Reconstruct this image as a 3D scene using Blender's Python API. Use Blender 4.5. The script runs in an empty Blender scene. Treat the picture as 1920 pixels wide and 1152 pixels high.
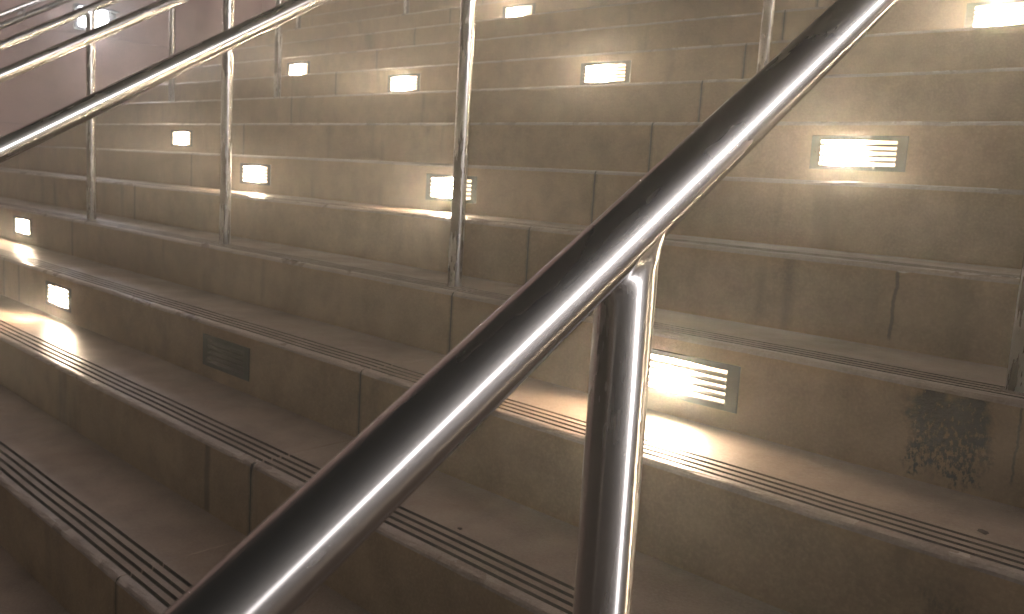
import bpy, bmesh, math, random
from mathutils import Vector, Matrix

random.seed(7)
scene = bpy.context.scene
COL = scene.collection

# ------------------------------------------------------------------ geometry constants (metres)
RISE, GO = 0.1873, 0.31528            # riser height and tread depth; nosing n is the line y = n*GO, z = n*RISE
YP, RAIL_H, TUBE = 0.0847, 1.048, 0.0212
WALL_X = -7.93
N_LO, N_HI = -9, 15                   # first and last nosing built

# ------------------------------------------------------------------ camera
yaw, pitch, roll = 0.7413877, -0.1276721, 0.0581414
fwd = Vector((-math.sin(yaw)*math.cos(pitch), math.cos(yaw)*math.cos(pitch), math.sin(pitch)))
right0 = Vector((math.cos(yaw), math.sin(yaw), 0)); up0 = right0.cross(fwd)
right = right0*math.cos(roll) + up0*math.sin(roll)
up = -right0*math.sin(roll) + up0*math.cos(roll)
cam_data = bpy.data.cameras.new('camera'); cam = bpy.data.objects.new('camera', cam_data); COL.objects.link(cam)
M = Matrix(((right.x, up.x, -fwd.x, 0.08766), (right.y, up.y, -fwd.y, -1.66881), (right.z, up.z, -fwd.z, 0.32854), (0, 0, 0, 1)))
cam.matrix_world = M
cam_data.sensor_width = 36; cam_data.lens = 1599.188/1920*36; cam_data.shift_y = -33.784/1920
cam_data.clip_start = 0.02; cam_data.clip_end = 600
cam_data.dof.use_dof = True; cam_data.dof.focus_distance = 1.0; cam_data.dof.aperture_fstop = 13
scene.camera = cam

# ------------------------------------------------------------------ world, sun, exposure
SUN_AZ, SUN_EL = math.radians(87), math.radians(8.5)      # azimuth from +y towards +x
world = bpy.data.worlds.new('World'); scene.world = world; world.use_nodes = True
wn = world.node_tree.nodes; wl = world.node_tree.links
for n_ in list(wn): wn.remove(n_)
sky = wn.new('ShaderNodeTexSky'); sky.sky_type = 'NISHITA'; sky.sun_disc = False
sky.sun_elevation = SUN_EL; sky.sun_rotation = SUN_AZ
bg = wn.new('ShaderNodeBackground'); bg.inputs['Strength'].default_value = 0.0022
wo = wn.new('ShaderNodeOutputWorld'); wl.new(sky.outputs[0], bg.inputs[0]); wl.new(bg.outputs[0], wo.inputs[0])

sd = bpy.data.lights.new('sun', 'SUN'); sd.energy = 4.2; sd.angle = math.radians(8); sd.color = (1.0, 0.94, 0.95)
sun = bpy.data.objects.new('sun', sd); COL.objects.link(sun)
sdir = Vector((math.sin(SUN_AZ)*math.cos(SUN_EL), math.cos(SUN_AZ)*math.cos(SUN_EL), math.sin(SUN_EL)))
sun.rotation_euler = sdir.to_track_quat('Z', 'Y').to_euler(); sun.location = (6, 2, 6)

vs = scene.view_settings
vs.view_transform = 'Standard'; vs.look = 'None'; vs.exposure = 0.2; vs.gamma = 1.0; vs.use_curve_mapping = False
cy = scene.cycles
cy.use_denoising = True
cy.max_bounces = 6; cy.diffuse_bounces = 3; cy.glossy_bounces = 4; cy.volume_bounces = 0
cy.sample_clamp_indirect = 3.0; cy.caustics_reflective = False; cy.caustics_refractive = False

# ------------------------------------------------------------------ helpers
def link(o, parent=None):
    COL.objects.link(o)
    if parent is not None: o.parent = parent
    return o
def empty(name, loc=(0, 0, 0)):
    o = bpy.data.objects.new(name, None); o.location = loc; o.empty_display_size = 0.1
    return link(o)
def tag(o, label=None, cat=None, group=None, kind=None):
    if label: o['label'] = label
    if cat: o['category'] = cat
    if group: o['group'] = group
    if kind: o['kind'] = kind
    return o
def mesh_obj(name, bm, mats, parent=None, smooth=False):
    bmesh.ops.recalc_face_normals(bm, faces=bm.faces)
    me = bpy.data.meshes.new(name); bm.to_mesh(me); bm.free()
    for m in (mats if isinstance(mats, (list, tuple)) else [mats]): me.materials.append(m)
    if smooth:
        for p in me.polygons: p.use_smooth = True
    return link(bpy.data.objects.new(name, me), parent)
def add_box(bm, lo, hi, mat=0, bevel=0.0):
    vsn = [bm.verts.new((x, y, z)) for x in (lo[0], hi[0]) for y in (lo[1], hi[1]) for z in (lo[2], hi[2])]
    fs = []
    for idx in ((0, 1, 3, 2), (4, 6, 7, 5), (0, 4, 5, 1), (2, 3, 7, 6), (0, 2, 6, 4), (1, 5, 7, 3)):
        f = bm.faces.new([vsn[i] for i in idx]); f.material_index = mat; fs.append(f)
    if bevel:
        es = list({e for f in fs for e in f.edges})
        bmesh.ops.bevel(bm, geom=es, offset=bevel, segments=2, affect='EDGES', profile=0.5)
def rings(bm, rr, closed=True, cap=True):
    rows = [[bm.verts.new(p) for p in r_] for r_ in rr]
    for a, b in zip(rows, rows[1:]):
        k = len(a)
        for i in range(k if closed else k-1):
            bm.faces.new((a[i], a[(i+1) % k], b[(i+1) % k], b[i]))
    if cap: bm.faces.new(rows[0][::-1]); bm.faces.new(rows[-1])
    return rows

# ------------------------------------------------------------------ materials
class NT:
    def __init__(s, name):
        s.m = bpy.data.materials.new(name); s.m.use_nodes = True
        s.t = s.m.node_tree; s.n = s.t.nodes; s.l = s.t.links
        s.b = s.n['Principled BSDF']; s.out = s.n['Material Output']
    def new(s, typ, **kw):
        o = s.n.new(typ)
        for k, v in kw.items(): setattr(o, k, v)
        return o
    def val(s, sock, v):
        if hasattr(v, 'is_linked') or isinstance(v, bpy.types.NodeSocket): s.l.new(v, sock)
        else: sock.default_value = v
    def math(s, op, a, b=None, c=None, clamp=False):
        o = s.new('ShaderNodeMath', operation=op, use_clamp=clamp)
        s.val(o.inputs[0], a)
        if b is not None: s.val(o.inputs[1], b)
        if c is not None: s.val(o.inputs[2], c)
        return o.outputs[0]
    def noise(s, vec, scale, detail=4, rough=0.55, dist=0.0):
        o = s.new('ShaderNodeTexNoise'); s.l.new(vec, o.inputs['Vector'])
        o.inputs['Scale'].default_value = scale; o.inputs['Detail'].default_value = detail
        o.inputs['Roughness'].default_value = rough; o.inputs['Distortion'].default_value = dist
        return o.outputs['Fac']
    def ramp(s, f, lo, hi, a=0.0, b=1.0):
        o = s.new('ShaderNodeMapRange'); o.clamp = True
        s.val(o.inputs[0], f)
        for i, v in enumerate((lo, hi, a, b)): s.val(o.inputs[i+1], v)
        return o.outputs[0]
    def mix(s, f, a, b):
        o = s.new('ShaderNodeMix', data_type='RGBA')
        s.val(o.inputs[0], f)
        for i, v in ((6, a), (7, b)):
            if isinstance(v, tuple): o.inputs[i].default_value = (*v, 1) if len(v) == 3 else v
            else: s.l.new(v, o.inputs[i])
        return o.outputs[2]
    def pos(s):
        g = s.new('ShaderNodeNewGeometry'); return g.outputs['Position']
    def scale(s, v, sc):
        o = s.new('ShaderNodeVectorMath', operation='MULTIPLY'); s.l.new(v, o.inputs[0]); o.inputs[1].default_value = sc
        return o.outputs[0]
    def sep(s, v):
        o = s.new('ShaderNodeSeparateXYZ'); s.l.new(v, o.inputs[0]); return o.outputs
    def bump(s, h, strength, dist=0.01):
        o = s.new('ShaderNodeBump'); o.inputs['Strength'].default_value = strength; o.inputs['Distance'].default_value = dist
        s.l.new(h, o.inputs['Height']); s.l.new(o.outputs[0], s.b.inputs['Normal'])
    def set(s, **kw):
        for k, v in kw.items():
            sock = s.b.inputs[k.replace('_', ' ')]
            if isinstance(v, tuple) and len(v) == 3: v = (*v, 1)
            s.val(sock, v)

def band(nt, v, lo, hi, soft):
    """1 inside lo..hi, falling to 0 over soft."""
    a = nt.ramp(v, lo-soft, lo+soft); b = nt.ramp(v, hi-soft, hi+soft, 1.0, 0.0)
    return nt.math('MULTIPLY', a, b)

def concrete(name, light, dark, rough_lo, rough_hi, is_riser):
    nt = NT(name); P = nt.pos(); x, y, z = nt.sep(P)
    big = nt.noise(P, 1.7, 5, 0.6, 0.4); mid = nt.noise(P, 9, 5, 0.6); fine = nt.noise(P, 160, 3, 0.6)
    col = nt.mix(nt.ramp(big, 0.35, 0.68), dark, light)
    col = nt.mix(nt.ramp(mid, 0.40, 0.72, 0, 0.62), col, tuple(c*0.62 for c in dark))
    col = nt.mix(nt.ramp(fine, 0.42, 0.7, 0.0, 0.26), col, tuple(min(1, c*1.5) for c in light))
    # rusty warm patches and pale lime bloom
    rust = nt.noise(nt.scale(P, (1.3, 1.3, 0.8)), 2.3, 3, 0.5, 0.8)
    col = nt.mix(nt.ramp(rust, 0.55, 0.75, 0, 0.35), col, (0.23, 0.125, 0.06))
    if is_riser:
        # run-off streaks: narrow in x, long in z, broken up per riser by the y term
        st = nt.noise(nt.scale(P, (1.0, 3.1, 0.10)), 6.5, 3, 0.55)
        st2 = nt.noise(nt.scale(P, (1.0, 3.1, 0.16)), 26, 2, 0.5)
        s = nt.math('MULTIPLY', nt.ramp(st, 0.60, 0.74), nt.ramp(st2, 0.3, 0.6))
        col = nt.mix(nt.math('MULTIPLY', s, 0.5), col, (0.035, 0.034, 0.03))
        # black scuffed patch beside the railing
        edge = nt.math('MULTIPLY', nt.math('SUBTRACT', nt.noise(P, 18, 5, 0.65), 0.5), 0.11)
        xs = nt.math('ADD', x, edge); zs = nt.math('ADD', z, nt.math('MULTIPLY', edge, 1.2))
        box = nt.math('MULTIPLY', band(nt, xs, -0.405, -0.275, 0.010), band(nt, zs, -0.178, -0.012, 0.012))
        box = nt.math('MULTIPLY', box, band(nt, y, -0.03, 0.03, 0.001))
        spk = nt.noise(nt.scale(P, (1.0, 1.0, 0.55)), 130, 3, 0.7)
        thr = nt.ramp(z, -0.18, -0.02, 0.50, 0.29)
        k = nt.new('ShaderNodeMapRange'); k.clamp = True
        nt.l.new(spk, k.inputs[0]); nt.l.new(thr, k.inputs[1]); nt.l.new(nt.math('ADD', thr, 0.10), k.inputs[2])
        col = nt.mix(nt.math('MULTIPLY', nt.math('MULTIPLY', box, k.outputs[0]), 1.0), col, (0.012, 0.010, 0.009))
        # grime drawn down along the block joints
        gj = nt.math('MULTIPLY', nt.math('SUBTRACT', nt.noise(nt.scale(P, (1, 1.7, 1)), 30, 4, 0.7), 0.5), 0.022)
        for xj in (-4.490, -1.672, 1.14):
            d = nt.math('ABSOLUTE', nt.math('SUBTRACT', nt.math('ADD', x, gj), xj))
            col = nt.mix(nt.math('MULTIPLY', nt.ramp(d, 0.002, 0.013, 1.0, 0.0), 0.6), col, (0.03, 0.028, 0.024))
        # fainter dark patch lower down, near the same railing
        b2 = nt.math('MULTIPLY', band(nt, xs, -0.275, -0.195, 0.02), band(nt, zs, -0.44, -0.235, 0.02))
        b2 = nt.math('MULTIPLY', b2, band(nt, y, -GO-0.03, -GO+0.03, 0.001))
        col = nt.mix(nt.math('MULTIPLY', nt.math('MULTIPLY', b2, nt.ramp(spk, 0.3, 0.62)), 0.55), col, (0.03, 0.026, 0.022))
        # hairline cracks
        wob = nt.math('MULTIPLY', nt.math('SUBTRACT', nt.noise(nt.scale(P, (0.2, 0.2, 1)), 14, 4, 0.7), 0.5), 0.022)
        for x0, ylo, zlo, zhi, w, amt in ((-0.565, GO, 0.02, 0.20, 0.0025, 0.6), (-0.228, 0.0, -0.15, -0.01, 0.0012, 0.7), (-4.28, -GO, -0.4, -0.18, 0.006, 0.6), (-1.88, -2*GO, -0.56, -0.37, 0.008, 0.6)):
            d = nt.math('ABSOLUTE', nt.math('SUBTRACT', nt.math('ADD', x, wob), x0))
            c = nt.math('MULTIPLY', nt.ramp(d, w, w*2.2, 1.0, 0.0), band(nt, y, ylo-0.03, ylo+0.03, 0.001))
            c = nt.math('MULTIPLY', c, band(nt, z, zlo, zhi, 0.006))
            col = nt.mix(nt.math('MULTIPLY', c, amt), col, (0.03, 0.027, 0.022))
        # pale chipped spot at the head of the crack
        dx = nt.math('SUBTRACT', x, -0.555); dz = nt.math('SUBTRACT', z, 0.180)
        dd = nt.math('SQRT', nt.math('ADD', nt.math('MULTIPLY', dx, dx), nt.math('MULTIPLY', nt.math('MULTIPLY', dz, dz), 4.0)))
        c = nt.math('MULTIPLY', nt.ramp(nt.math('ADD', dd, nt.math('MULTIPLY', edge, 0.4)), 0.012, 0.017, 1.0, 0.0), band(nt, y, GO-0.03, GO+0.03, 0.001))
        col = nt.mix(c, col, (0.55, 0.47, 0.40))
    nt.set(Base_Color=col, Roughness=nt.ramp(nt.noise(P, 5, 4, 0.65), 0.35, 0.7, rough_lo, rough_hi))
    nt.b.inputs['Specular IOR Level'].default_value = 0.5
    h = nt.math('ADD', nt.math('MULTIPLY', nt.noise(P, 70, 5, 0.7), 0.7), nt.math('MULTIPLY', fine, 0.5))
    nt.bump(h, 0.5, 0.004)
    return nt.m

MAT_RISER = concrete('riser_concrete', (0.42, 0.285, 0.16), (0.28, 0.178, 0.095), 0.55, 0.8, True)
MAT_TREAD = concrete('tread_concrete', (0.35, 0.262, 0.20), (0.22, 0.16, 0.125), 0.30, 0.6, False)
MAT_WALL = concrete('wall_concrete', (0.31, 0.205, 0.18), (0.24, 0.155, 0.135), 0.6, 0.85, False)

MAT_NOSE = concrete('worn_nosing_painted_highlight', (0.45, 0.365, 0.31), (0.28, 0.215, 0.17), 0.22, 0.5, False)  # worn smoother; the paler colour also paints in the edge highlight
nt = NT('groove_dark'); P = nt.pos()  # mottled tone, darker than the tread, lining the grooves
nt.set(Base_Color=nt.mix(nt.ramp(nt.noise(P, 14, 4, 0.7), 0.45, 0.75), (0.035, 0.029, 0.024), (0.12, 0.09, 0.07)), Roughness=0.95); MAT_GROOVE = nt.m
nt = NT('joint_dark'); nt.set(Base_Color=(0.03, 0.027, 0.023), Roughness=0.95); MAT_CORE = nt.m
nt = NT('ground_paving'); P = nt.pos()
nt.set(Base_Color=nt.mix(nt.noise(P, 3, 5, 0.6), (0.10, 0.085, 0.07), (0.17, 0.14, 0.115)), Roughness=0.75); MAT_GROUND = nt.m

def steel():
    nt = NT('brushed_stainless_steel')
    tc = nt.new('ShaderNodeTexCoord'); O = tc.outputs['Object']
    ringn = nt.noise(nt.scale(O, (18, 18, 900)), 1.0, 2, 0.5)          # fine polishing lines around the tube
    smear = nt.noise(nt.scale(O, (30, 30, 4)), 1.0, 4, 0.6)
    tn = nt.new('ShaderNodeTangent', direction_type='RADIAL', axis='Z')
    col = nt.mix(nt.ramp(smear, 0.35, 0.7), (0.70, 0.68, 0.665), (0.78, 0.765, 0.75))
    # scattered short scratches
    v = nt.new('ShaderNodeTexVoronoi', feature='DISTANCE_TO_EDGE'); nt.l.new(nt.scale(O, (60, 60, 9)), v.inputs['Vector'])
    v.inputs['Scale'].default_value = 1.0
    sc = nt.math('MULTIPLY', nt.ramp(v.outputs['Distance'], 0.0, 0.010, 1, 0), nt.ramp(nt.noise(O, 35, 2), 0.63, 0.68))
    nt.bump(nt.math('SUBTRACT', nt.math('MULTIPLY', ringn, 0.25), nt.math('MULTIPLY', sc, 0.8)), 0.018, 0.0006)
    nrm = nt.b.inputs['Normal'].links[0].from_socket
    b2 = nt.new('ShaderNodeBsdfPrincipled'); nt.l.new(nrm, b2.inputs['Normal'])
    for b_, r0, r1, an in ((nt.b, 0.26, 0.29, 1.0), (b2, 0.34, 0.38, 0.6)):
        nt.l.new(tn.outputs[0], b_.inputs['Tangent']); nt.l.new(col, b_.inputs['Base Color'])
        b_.inputs['Metallic'].default_value = 1.0
        nt.l.new(nt.ramp(smear, 0.3, 0.75, r0, r1), b_.inputs['Roughness'])
        b_.inputs['Anisotropic'].default_value = an; b_.inputs['Anisotropic Rotation'].default_value = 0.25
    mx = nt.new('ShaderNodeMixShader'); nt.l.new(nt.ramp(smear, 0.3, 0.7, 0.08, 0.16), mx.inputs[0])
    nt.l.new(nt.b.outputs[0], mx.inputs[1]); nt.l.new(b2.outputs[0], mx.inputs[2]); nt.l.new(mx.outputs[0], nt.out.inputs['Surface'])
    return nt.m
MAT_STEEL = steel()
nt = NT('weathered_grout'); P = nt.pos()
nt.set(Base_Color=nt.mix(nt.noise(P, 60, 4), (0.10, 0.08, 0.065), (0.30, 0.25, 0.2)), Roughness=0.9); nt.bump(nt.noise(P, 90, 4), 0.8, 0.006); MAT_GROUT = nt.m
nt = NT('slate_grey_cast_metal'); tcn = nt.new('ShaderNodeTexCoord')
nt.set(Base_Color=nt.mix(nt.noise(tcn.outputs['Object'], 40, 4), (0.014, 0.017, 0.018), (0.028, 0.032, 0.033)), Roughness=0.5, Metallic=0.3); MAT_FRAME = nt.m
nt = NT('frosted_glass_louvre'); nt.set(Base_Color=(0.10, 0.105, 0.105), Roughness=0.45)
tl = nt.new('ShaderNodeBsdfTranslucent'); tl.inputs['Color'].default_value = (0.55, 0.54, 0.52, 1)
mx = nt.new('ShaderNodeMixShader'); mx.inputs[0].default_value = 0.28
nt.l.new(nt.b.outputs[0], mx.inputs[1]); nt.l.new(tl.outputs[0], mx.inputs[2]); nt.l.new(mx.outputs[0], nt.out.inputs['Surface']); MAT_BLADE = nt.m
nt = NT('housing_white_enamel'); nt.set(Base_Color=(0.7, 0.68, 0.62), Roughness=0.6); MAT_HOUSING = nt.m
nt = NT('dead_lens'); nt.set(Base_Color=(0.05, 0.055, 0.055), Roughness=0.4); MAT_DEAD = nt.m
nt = NT('black_fixture'); nt.set(Base_Color=(0.012, 0.012, 0.014), Roughness=0.45); MAT_BLACK = nt.m

LAMP_POWER = 520.0
def lens(name, colour, power, hot):
    nt = NT(name); em = nt.new('ShaderNodeEmission'); em.inputs['Color'].default_value = (*colour, 1)
    if hot:                                        # the bulb sits left of centre behind the frosted lens
        tc = nt.new('ShaderNodeTexCoord'); x, y, z = nt.sep(tc.outputs['Object'])
        d = nt.math('DIVIDE', nt.math('ADD', x, 0.043), 0.034)
        g = nt.math('POWER', 2.718, nt.math('MULTIPLY', nt.math('MULTIPLY', d, d), -1.0))
        nt.l.new(nt.math('MULTIPLY', nt.math('ADD', nt.math('MULTIPLY', g, 2.2), 0.005), nt.math('MULTIPLY', nt.ramp(nt.new('ShaderNodeObjectInfo').outputs['Random'], 0.0, 1.0, 0.8, 1.2), power)), em.inputs['Strength'])
    else: em.inputs['Strength'].default_value = power
    nt.l.new(em.outputs[0], nt.out.inputs['Surface'])
    return nt.m
MAT_LENS = lens('warm_lamp_lens', (1.0, 0.785, 0.55), LAMP_POWER, True)
MAT_COOL = lens('cool_lamp_lens', (0.92, 0.93, 1.0), 60.0, False)

# ------------------------------------------------------------------ setting: ground and upper terrace
bm = bmesh.new(); Z0 = (N_LO-1)*RISE
vv = [bm.verts.new(p) for p in ((-13, -11, Z0), (9, -11, Z0), (9, 14, Z0), (-13, 14, Z0))]; bm.faces.new(vv)
tag(mesh_obj('ground', bm, MAT_GROUND), kind='structure')
bm = bmesh.new(); add_box(bm, (-12.5, (N_HI)*GO+0.30, Z0+0.01), (8.5, 13.5, N_HI*RISE))
tag(mesh_obj('upper_terrace', bm, MAT_GROUND), kind='structure')

# ------------------------------------------------------------------ setting: the flight of steps
X_JOINTS = [WALL_X, -7.30, -4.490, -1.672, 1.14, 3.95, 4.62]
GROOVES = (0.029, 0.0525, 0.076, 0.100)
def step_profile():
    """(y, z, material, wear) relative to the nosing; riser foot first."""
    pts = [(0, -RISE-0.02, 0, 0), (0, -0.10, 0, 0), (0, -0.03, 0, 0.2), (0, -0.012, 2, 0.7)]
    for a in (25, 55, 80):
        t = math.radians(a); pts.append((0.011*(1-math.cos(t)), -0.011*(1-math.sin(t)), 2, 1.0))
    pts.append((0.015, 0, 2, 0.5))
    for g in GROOVES:
        pts += [(g-0.0050, 0, 3, 0.25), (g-0.0038, -0.0075, 3, 0), (g+0.0038, -0.0075, 3, 0), (g+0.0050, 0, 1, 0.25)]
    pts += [(0.16, 0, 1, 0), (0.24, 0, 1, 0), (GO+0.02, 0, 1, 0), (GO+0.02, -0.09, 0, 0)]
    return pts
PROFILE = step_profile()
stairs = empty('stair_flight'); tag(stairs, kind='structure')

def block(n, xa, xb):
    rnd = random.Random(n*131 + int(xa*50))
    bm = bmesh.new(); L = xb-xa
    k = max(6, int(L/(0.028 if -4 <= n <= 10 else 0.12)))
    g = 0.0022
    xs = [xa+g, xa+g+0.004] + [xa+L*(i+0.5)/k for i in range(k)] + [xb-g-0.004, xb-g]
    phase = rnd.uniform(0, 9)
    rows = []
    chip = 0.0
    for j, x in enumerate(xs):
        end = 0.0004 if j in (0, len(xs)-1) else 0.0
        if rnd.random() < 0.06: chip = rnd.uniform(0.002, 0.006)
        chip *= 0.55
        wavy = 0.0010*math.sin(x*3.1+phase)+0.0006*math.sin(x*11.7+2*phase)
        row = []
        for (py, pz, m, w) in PROFILE:
            dy = dz = 0.0
            if w:
                a = chip*w + 0.0009*w*abs(rnd.gauss(0, 1))
                dy += a; dz -= a*0.8
            row.append(bm.verts.new((x, n*GO+py+dy+end+(wavy if pz > -0.15 else 0)*0.6, n*RISE+pz+dz-(end if pz > -0.08 else 0)+(wavy*0.4 if py < GO else 0))))
        rows.append(row)
    K = len(PROFILE)
    for a, b in zip(rows, rows[1:]):
        for i in range(K):
            f = bm.faces.new((a[i], a[(i+1) % K], b[(i+1) % K], b[i]))
            f.material_index = PROFILE[i][2] if i+1 < K else 0
    bm.faces.new(rows[0]); bm.faces.new(rows[-1][::-1])
    return mesh_obj('step_block', bm, [MAT_RISER, MAT_TREAD, MAT_NOSE, MAT_GROOVE], stairs)
blocks = {}
for n in range(N_LO, N_HI+1):
    for xa, xb in zip(X_JOINTS, X_JOINTS[1:]):
        blocks[(n, xa)] = block(n, xa, xb)
# dark sealant set back in each joint between the blocks
for xj in X_JOINTS[1:-1]:
    bm = bmesh.new(); ins = 0.0012; deep = 0.06
    fr, bk = [], []
    for n in range(N_LO, N_HI+1):
        for y_, z_ in ((n*GO, n*RISE-RISE), (n*GO, n*RISE-0.011), (n*GO+0.003, n*RISE-0.003), (n*GO+0.011, n*RISE)) + tuple(((n*GO+gq, n*RISE-dq) for g_ in GROOVES for gq, dq in ((g_-0.0050, 0), (g_-0.0038, 0.0075), (g_+0.0038, 0.0075), (g_+0.0050, 0)))):
            i_ = ins if y_ < n*GO+0.02 else 0.0002
            fr.append((y_+i_, z_-i_)); bk.append((y_+deep, z_-deep))
    rows = [[bm.verts.new((xj+sx*0.0030, p[0], p[1])) for p in q] for sx, q in ((-1, bk), (-1, fr), (1, fr), (1, bk))]
    for a_, b_ in zip(rows, rows[1:]):
        for i in range(len(fr)-1):
            f = bm.faces.new((a_[i], a_[i+1], b_[i+1], b_[i])); f.material_index = 1 if i % 20 >= 3 else 0
    mesh_obj('joint_sealant', bm, [MAT_CORE, MAT_TREAD], stairs)

# ------------------------------------------------------------------ side walls in large blocks
def side_wall(x_face, sgn, label):
    root = empty('retaining_wall', (x_face, 0, Z0)); tag(root, label, 'wall')
    bm = bmesh.new(); y0, y1 = -4.2, 12.0; top = 6.2
    add_box(bm, (min(0, sgn*0.4)+ (0 if sgn > 0 else 0), y0+0.02, 0.0), (max(0, sgn*0.4), y1-0.02, top-Z0-0.02))
    for v in bm.verts:
        if abs(v.co.x) < 1e-6: v.co.x = sgn*0.012
    mesh_obj('mortar_bed', bm, MAT_CORE, root)
    bw, bh = 1.62, 0.81
    j = 0; z = Z0
    while z < top-0.01:
        off = 0.0 if j % 2 else bw/2; y = y0-off
        while y < y1:
            a, b = max(y, y0), min(y+bw, y1)
            if b-a > 0.1:
                bm = bmesh.new(); g = 0.0015
                add_box(bm, (min(0, sgn*0.1), a+g, z-Z0+g), (max(0, sgn*0.1), b-g, min(z+bh, top)-Z0-g), bevel=0.0025)
                mesh_obj('wall_block', bm, MAT_WALL, root)
            y += bw
        z += bh; j += 1
side_wall(WALL_X, -1, 'pinkish concrete block wall behind the bright white wall lamp')
#side_wall(X_JOINTS[-1], 1, 'pinkish concrete block wall with no lamp, closing the flight beyond the black stain')

# ------------------------------------------------------------------ step lights
FW_, FH_, SW_, SH_ = 0.29, 0.104, 0.232, 0.079
def cutter():
    bm = bmesh.new(); add_box(bm, (-SW_/2-0.004, -0.05, -SH_/2-0.004), (SW_/2+0.004, 0.046, SH_/2+0.004))
    bmesh.ops.recalc_face_normals(bm, faces=bm.faces); me = bpy.data.meshes.new('cut'); bm.to_mesh(me); bm.free(); return me
cut_me = cutter()
def build_light(lit):
    root = empty('step_light')
    # frame plate with an opening
    bm = bmesh.new()
    def quadring(w, h, y): return [bm.verts.new(p) for p in ((-w/2, y, -h/2), (w/2, y, -h/2), (w/2, y, h/2), (-w/2, y, h/2))]
    loops = [quadring(FW_, FH_, 0.001), quadring(FW_, FH_, -0.0012), quadring(FW_-0.003, FH_-0.003, -0.0026), quadring(SW_, SH_, -0.0026), quadring(SW_-0.004, SH_-0.004, -0.001), quadring(SW_-0.004, SH_-0.004, 0.004)]
    for a, b in zip(loops, loops[1:]):
        for i in range(4): bm.faces.new((a[i], a[(i+1) % 4], b[(i+1) % 4], b[i]))
    mesh_obj('frame', bm, MAT_FRAME, root)
    for sx in (-1, 1):
        bm = bmesh.new()
        rings(bm, [[(sx*(FW_/2-0.014)+r_*math.cos(a*math.pi/4), yy, r_*math.sin(a*math.pi/4)) for a in range(8)] for r_, yy in ((0.004, -0.0025), (0.004, -0.0038), (0.003, -0.0044))])
        mesh_obj('screw', bm, MAT_FRAME, root)
    bm = bmesh.new()                              # open-fronted housing
    w, h, d = SW_/2+0.002, SH_/2+0.002, 0.042
    o = [bm.verts.new(p) for p in ((-w, 0.004, -h), (w, 0.004, -h), (w, 0.004, h), (-w, 0.004, h))]
    i_ = [bm.verts.new(p) for p in ((-w, d, -h), (w, d, -h), (w, d, h), (-w, d, h))]
    for q in range(4): bm.faces.new((o[q], o[(q+1) % 4], i_[(q+1) % 4], i_[q]))
    bm.faces.new(i_)
    mesh_obj('housing', bm, MAT_HOUSING if lit else MAT_FRAME, root)
    bm = bmesh.new(); w, h = SW_/2-0.002, SH_/2-0.002
    bm.faces.new([bm.verts.new(p) for p in ((-w, 0.026, -h), (w, 0.026, -h), (w, 0.026, h), (-w, 0.026, h))])
    mesh_obj('lens', bm, MAT_LENS if lit else MAT_DEAD, root)
    for q in range(4):
        zc = (q-1.5)*0.0158
        bm = bmesh.new(); ww = SW_/2-0.0015
        sec = [(-0.0020, zc-0.0042), (-0.0020, zc+0.0008), (0.007, zc+0.0044), (0.007, zc+0.0010)]
        rings(bm, [[(x, a, b) for a, b in sec] for x in (-ww, ww)])
        mesh_obj('louvre', bm, MAT_BLADE if lit else MAT_FRAME, root)
    return root
def copy_tree(o, parent=None):
    c = o.copy(); COL.objects.link(c); c.parent = parent
    for ch in [k for k in ALL_CH.get(o.name, [])]: copy_tree(ch, c)
    return c
LIGHTS = [  # x, step, lit, label
    (-0.905, 0, 1, 'lit louvred step light in the same riser as the black stain'),
    (-0.928, 3, 1, 'lit louvred step light three risers above the black-stained riser, beside the first railing'),
    (-0.800, 6, 1, 'lit louvred step light six risers above the black-stained riser, beside the first railing'),
    (-2.378, 5, 1, 'lit louvred step light between second and third railings, five risers above the stained riser'),
    (-2.373, 2, 1, 'lit louvred step light between second and third railings, partly behind a post'),
    (-2.368, -1, 0, 'unlit dark slate-grey louvred step light on the riser below the stained one'),
    (-3.833, 8, 1, 'lit louvred step light between third and fourth railings, eight risers above the stained riser'),
    (-3.824, 5, 1, 'lit louvred step light between third and fourth railings, five risers above the stained riser'),
    (-3.818, 2, 1, 'lit louvred step light between third and fourth railings, two risers above the stained riser'),
    (-3.785, -1, 1, 'lit louvred step light on the same riser as the unlit one'),
    (-5.220, 0, 1, 'lit louvred step light between fourth and fifth railings, level with the stained riser'),
    (-5.250, 3, 1, 'lit louvred step light between fourth and fifth railings, three risers above the stained riser'),
    (-5.395, 6, 1, 'lit louvred step light between fourth and fifth railings, six risers above the stained riser'),
    (0.550, -1, 1, 'added unseen louvred step light brightening beyond the black stain, one riser below the stained riser'),  # this column is out of view, added to brighten the right side
    (0.550, 2, 1, 'added unseen louvred step light brightening beyond the black stain, two risers above the stained riser'),
    (0.550, 5, 1, 'added unseen louvred step light brightening beyond the black stain, five risers above the stained riser'),
]
proto = {1: build_light(True), 0: build_light(False)}
ALL_CH = {p.name: [o for o in bpy.data.objects if o.parent == p] for p in proto.values()}
used = set()
cuts = {}
for x, n, lit, label in LIGHTS:
    o = proto[lit] if lit not in used else copy_tree(proto[lit])
    used.add(lit)
    loc = Vector((x, n*GO, (n-1)*RISE+0.0925)); o.location = loc
    tag(o, label, 'step light', 'louvred lights set in the stair risers')
    for (bn, bx), ob in blocks.items():
        if bn == n and bx < x < X_JOINTS[X_JOINTS.index(bx)+1]: cuts.setdefault((bn, bx), []).append(loc)
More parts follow.
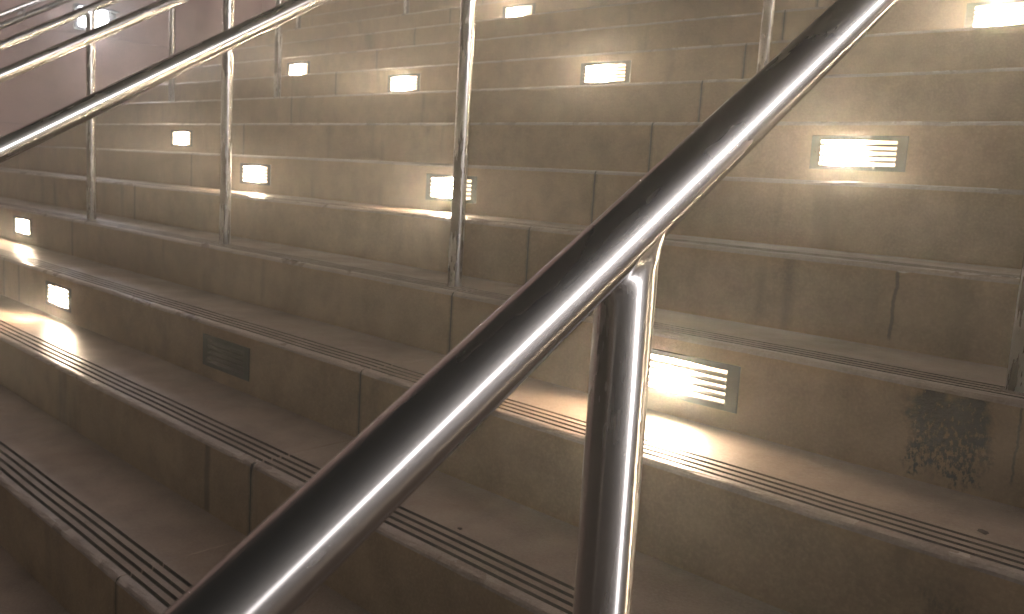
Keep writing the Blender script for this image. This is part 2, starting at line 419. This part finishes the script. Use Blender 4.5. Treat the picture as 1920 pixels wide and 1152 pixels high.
for key, locs in cuts.items():                    # cut the recesses into the step blocks
    ob = blocks[key]; tmp = []
    for loc in locs:
        c = bpy.data.objects.new('cut', cut_me); COL.objects.link(c); c.location = loc; tmp.append(c)
        md = ob.modifiers.new('b', 'BOOLEAN'); md.operation = 'DIFFERENCE'; md.solver = 'EXACT'; md.object = c
    bpy.context.view_layer.update()
    dg = bpy.context.evaluated_depsgraph_get()
    me = bpy.data.meshes.new_from_object(ob.evaluated_get(dg)); ob.modifiers.clear(); ob.data = me
    for c in tmp: bpy.data.objects.remove(c)
bpy.data.meshes.remove(cut_me)

# ------------------------------------------------------------------ railings
def tube(name, a, b, parent, r=TUBE, weld=False, seg=40):
    """straight tube from a to b, its own z axis along the tube; weld: the top is coped and filleted to a handrail whose axis passes through b."""
    a, b = Vector(a), Vector(b); L = (b-a).length
    bm = bmesh.new()
    def ring(z, q): return [(q*math.cos(k*2*math.pi/seg), q*math.sin(k*2*math.pi/seg), z-L/2) for k in range(seg)]
    if not weld: rr = [ring(0, r), ring(L, r)]
    else:
        rr = [ring(0, r), ring(L-0.11, r)]
        slope = RISE/GO; cs = math.cos(math.atan(slope))
        for drop, q in ((0.018, r), (0.012, r*1.02), (0.007, r*1.06), (0.003, r*1.13), (0.0, r*1.22), (-0.004, r*1.26)):
            row = []
            for k in range(seg):
                x, y = q*math.cos(k*2*math.pi/seg), q*math.sin(k*2*math.pi/seg)
                xc = max(-TUBE*0.93, min(TUBE*0.93, x))
                z = L + y*slope - math.sqrt(TUBE*TUBE-xc*xc)/cs - drop
                row.append((xc if drop < 0.01 else x, y, z-L/2))
            rr.append(row)
    rings(bm, rr)
    o = mesh_obj(name, bm, MAT_STEEL, parent, smooth=True)
    for p in o.data.polygons:
        if len(p.vertices) > 4: p.use_smooth = False
    pl = parent.location if parent else Vector((0, 0, 0))
    o.location = (a+b)/2 - pl
    if not weld: o.rotation_euler = (b-a).to_track_quat('Z', 'Y').to_euler()
    return o
def rail_z(y): return RAIL_H + (y-YP)*RISE/GO
def railing(label, pts, posts, kind='free'):
    """pts: (x, y) of the handrail's bends; posts: (x, y, step)."""
    root = empty('stair_railing', (posts[0][0], posts[0][1], posts[0][2]*RISE))
    tag(root, label, 'railing', 'stainless steel stair railings')
    P3 = [Vector((x, y, rail_z(y))) for x, y in pts]
    for a, b in zip(P3, P3[1:]): tube('handrail', a, b, root)
    for x, y, n in posts:
        tube('post', (x, y, n*RISE-0.03), (x, y, rail_z(y)), root, weld=True)
        bm = bmesh.new(); rnd = random.Random(int(x*100)+n)
        R0 = TUBE+0.001
        rings(bm, [[(q*math.cos(k*2*math.pi/24)*(1+(rnd.uniform(-.12, .12) if q > R0+0.002 else 0)), q*math.sin(k*2*math.pi/24)*(1+(rnd.uniform(-.12, .12) if q > R0+0.002 else 0)), zz) for k in range(24)]
                   for q, zz in ((0.033, -0.012), (0.031, 0.0008), (0.025, 0.0022), (R0, 0.0030))], cap=False)
        g = mesh_obj('grout_collar', bm, MAT_GROUT, root)
        g.location = Vector((x, y, n*RISE)) - root.location
    return root
def Y(n, off=YP): return n*GO+off
railing('stainless steel railing whose post stands right above the black stain',
        [(-0.255, Y(-8.6)), (-0.255, Y(8.4))], [(-0.255, Y(-8), -8), (-0.255, Y(-4), -4), (-0.253, Y(0, 0.078), 0), (-0.255, Y(4), 4), (-0.255, Y(8), 8)])
railing('stainless steel railing second from the black stain, one post hiding part of a light',
        [(-1.748, Y(-8.6)), (-1.748, Y(2)), (-1.468, Y(4)), (-1.34, Y(8.4))], [(-1.748, Y(-8), -8), (-1.748, Y(-4), -4), (-1.752, Y(0), 0), (-1.468, Y(4), 4), (-1.353, Y(8), 8)])
railing('stainless steel railing third from the black stain',
        [(-3.112, Y(-8.6)), (-3.112, Y(2)), (-3.055, Y(4, 0.05)), (-2.99, Y(8.4))], [(-3.112, Y(-8), -8), (-3.112, Y(-4), -4), (-3.105, Y(0, 0.08), 0), (-3.055, Y(4, 0.05), 4), (-2.996, Y(8), 8)])
railing('stainless steel railing fourth from the black stain',
        [(-4.470, Y(-8.6)), (-4.470, Y(2)), (-4.715, Y(4, 0.04)), (-5.005, Y(8, 0.03)), (-5.03, Y(8.5))], [(-4.470, Y(-8), -8), (-4.470, Y(-4), -4), (-4.468, Y(0), 0), (-4.715, Y(4, 0.04), 4), (-5.005, Y(8, 0.03), 8)])
railing('stainless steel railing fifth from the black stain, nearest the pink lamp wall',
        [(-6.20, Y(-8.6)), (-6.20, Y(2)), (-6.14, Y(4, 0.04)), (-6.43, Y(8, 0.03)), (-6.46, Y(8.5))], [(-6.20, Y(-8), -8), (-6.20, Y(-4), -4), (-6.19, Y(0), 0), (-6.14, Y(4, 0.04), 4), (-6.43, Y(8, 0.03), 8)])
# handrail fixed to the wall
wr = empty('wall_handrail', (WALL_X+0.09, 0, rail_z(0))); tag(wr, 'stainless steel handrail fixed on brackets along the pink lamp wall', 'handrail')
tube('rail', (WALL_X+0.09, Y(-8), rail_z(Y(-8))), (WALL_X+0.09, Y(14), rail_z(Y(14))), wr)
for n in range(-7, 14, 3):
    y = Y(n+0.5); z = rail_z(y)
    tube('bracket', (WALL_X-0.002, y, z-0.075), (WALL_X+0.088, y, z-0.015), wr, r=0.008, seg=16)
    bm = bmesh.new()
    rings(bm, [[(xx, q*math.cos(k*math.pi/10), q*math.sin(k*math.pi/10)) for k in range(20)] for q, xx in ((0.035, 0.0), (0.035, 0.005), (0.032, 0.007))])
    o = mesh_obj('wall_plate', bm, MAT_STEEL, wr); o.location = Vector((WALL_X, y, z-0.075))-wr.location

# ------------------------------------------------------------------ wall lamp
wy, wz = 1.44, 1.50
wl_ = empty('wall_lamp', (WALL_X, wy, wz)); tag(wl_, 'black bulkhead lamp glowing cool white on the pink block wall', 'wall lamp')
bm = bmesh.new(); add_box(bm, (0.0, -0.17, -0.10), (0.055, 0.18, 0.115), bevel=0.012); mesh_obj('housing', bm, MAT_BLACK, wl_)
bm = bmesh.new(); add_box(bm, (0.056, -0.145, -0.075), (0.085, 0.10, 0.075), bevel=0.014); mesh_obj('glowing_lens', bm, MAT_COOL, wl_)
bm = bmesh.new(); add_box(bm, (0.054, -0.165, 0.082), (0.14, 0.175, 0.094), bevel=0.003); mesh_obj('visor', bm, MAT_BLACK, wl_)

# ------------------------------------------------------------------ litter on the treads
def crumb(name, x, y, n, s, label, cat, mat):
    rnd = random.Random(name); bm = bmesh.new()
    bmesh.ops.create_icosphere(bm, subdivisions=2, radius=s)
    for v in bm.verts: v.co *= rnd.uniform(0.6, 1.25); v.co.z *= 0.45; v.co.x *= 1.5
    mz = min(v.co.z for v in bm.verts)
    o = mesh_obj(name, bm, mat); o.location = (x, y, n*RISE-mz+0.0006); tag(o, label, cat)
nt = NT('dead_leaf'); nt.set(Base_Color=(0.035, 0.02, 0.014), Roughness=0.8); MAT_LEAF = nt.m

crumb('dead_leaf', -0.224, Y(-1, 0.1287), -1, 0.006, 'small dark dead leaf on the grooved tread below the black stain', 'leaf', MAT_LEAF)
crumb('dirt_crumb', -1.074, Y(-2, 0.1168), -2, 0.004, 'tiny dark crumb of dirt beside the tread grooves', 'dirt', MAT_LEAF)

# ------------------------------------------------------------------ air volume added to stand in for lens glare round the lamps
GLARE_DENSITY = 0.050
bm = bmesh.new(); add_box(bm, (-14, -12, Z0-1.0), (10, 15, 6.5))
nt = NT('glare_veil_air'); nt.n.remove(nt.b)
pv = nt.new('ShaderNodeVolumePrincipled'); pv.inputs['Color'].default_value = (0.93, 0.93, 0.90, 1); pv.inputs['Density'].default_value = GLARE_DENSITY
pv.inputs['Anisotropy'].default_value = 0.75
nt.l.new(pv.outputs[0], nt.out.inputs['Volume'])
hz = mesh_obj('glare_veil', bm, nt.m); tag(hz, 'added thin pale volume standing in for lens glare round the step lights', 'glare_veil', kind='stuff')
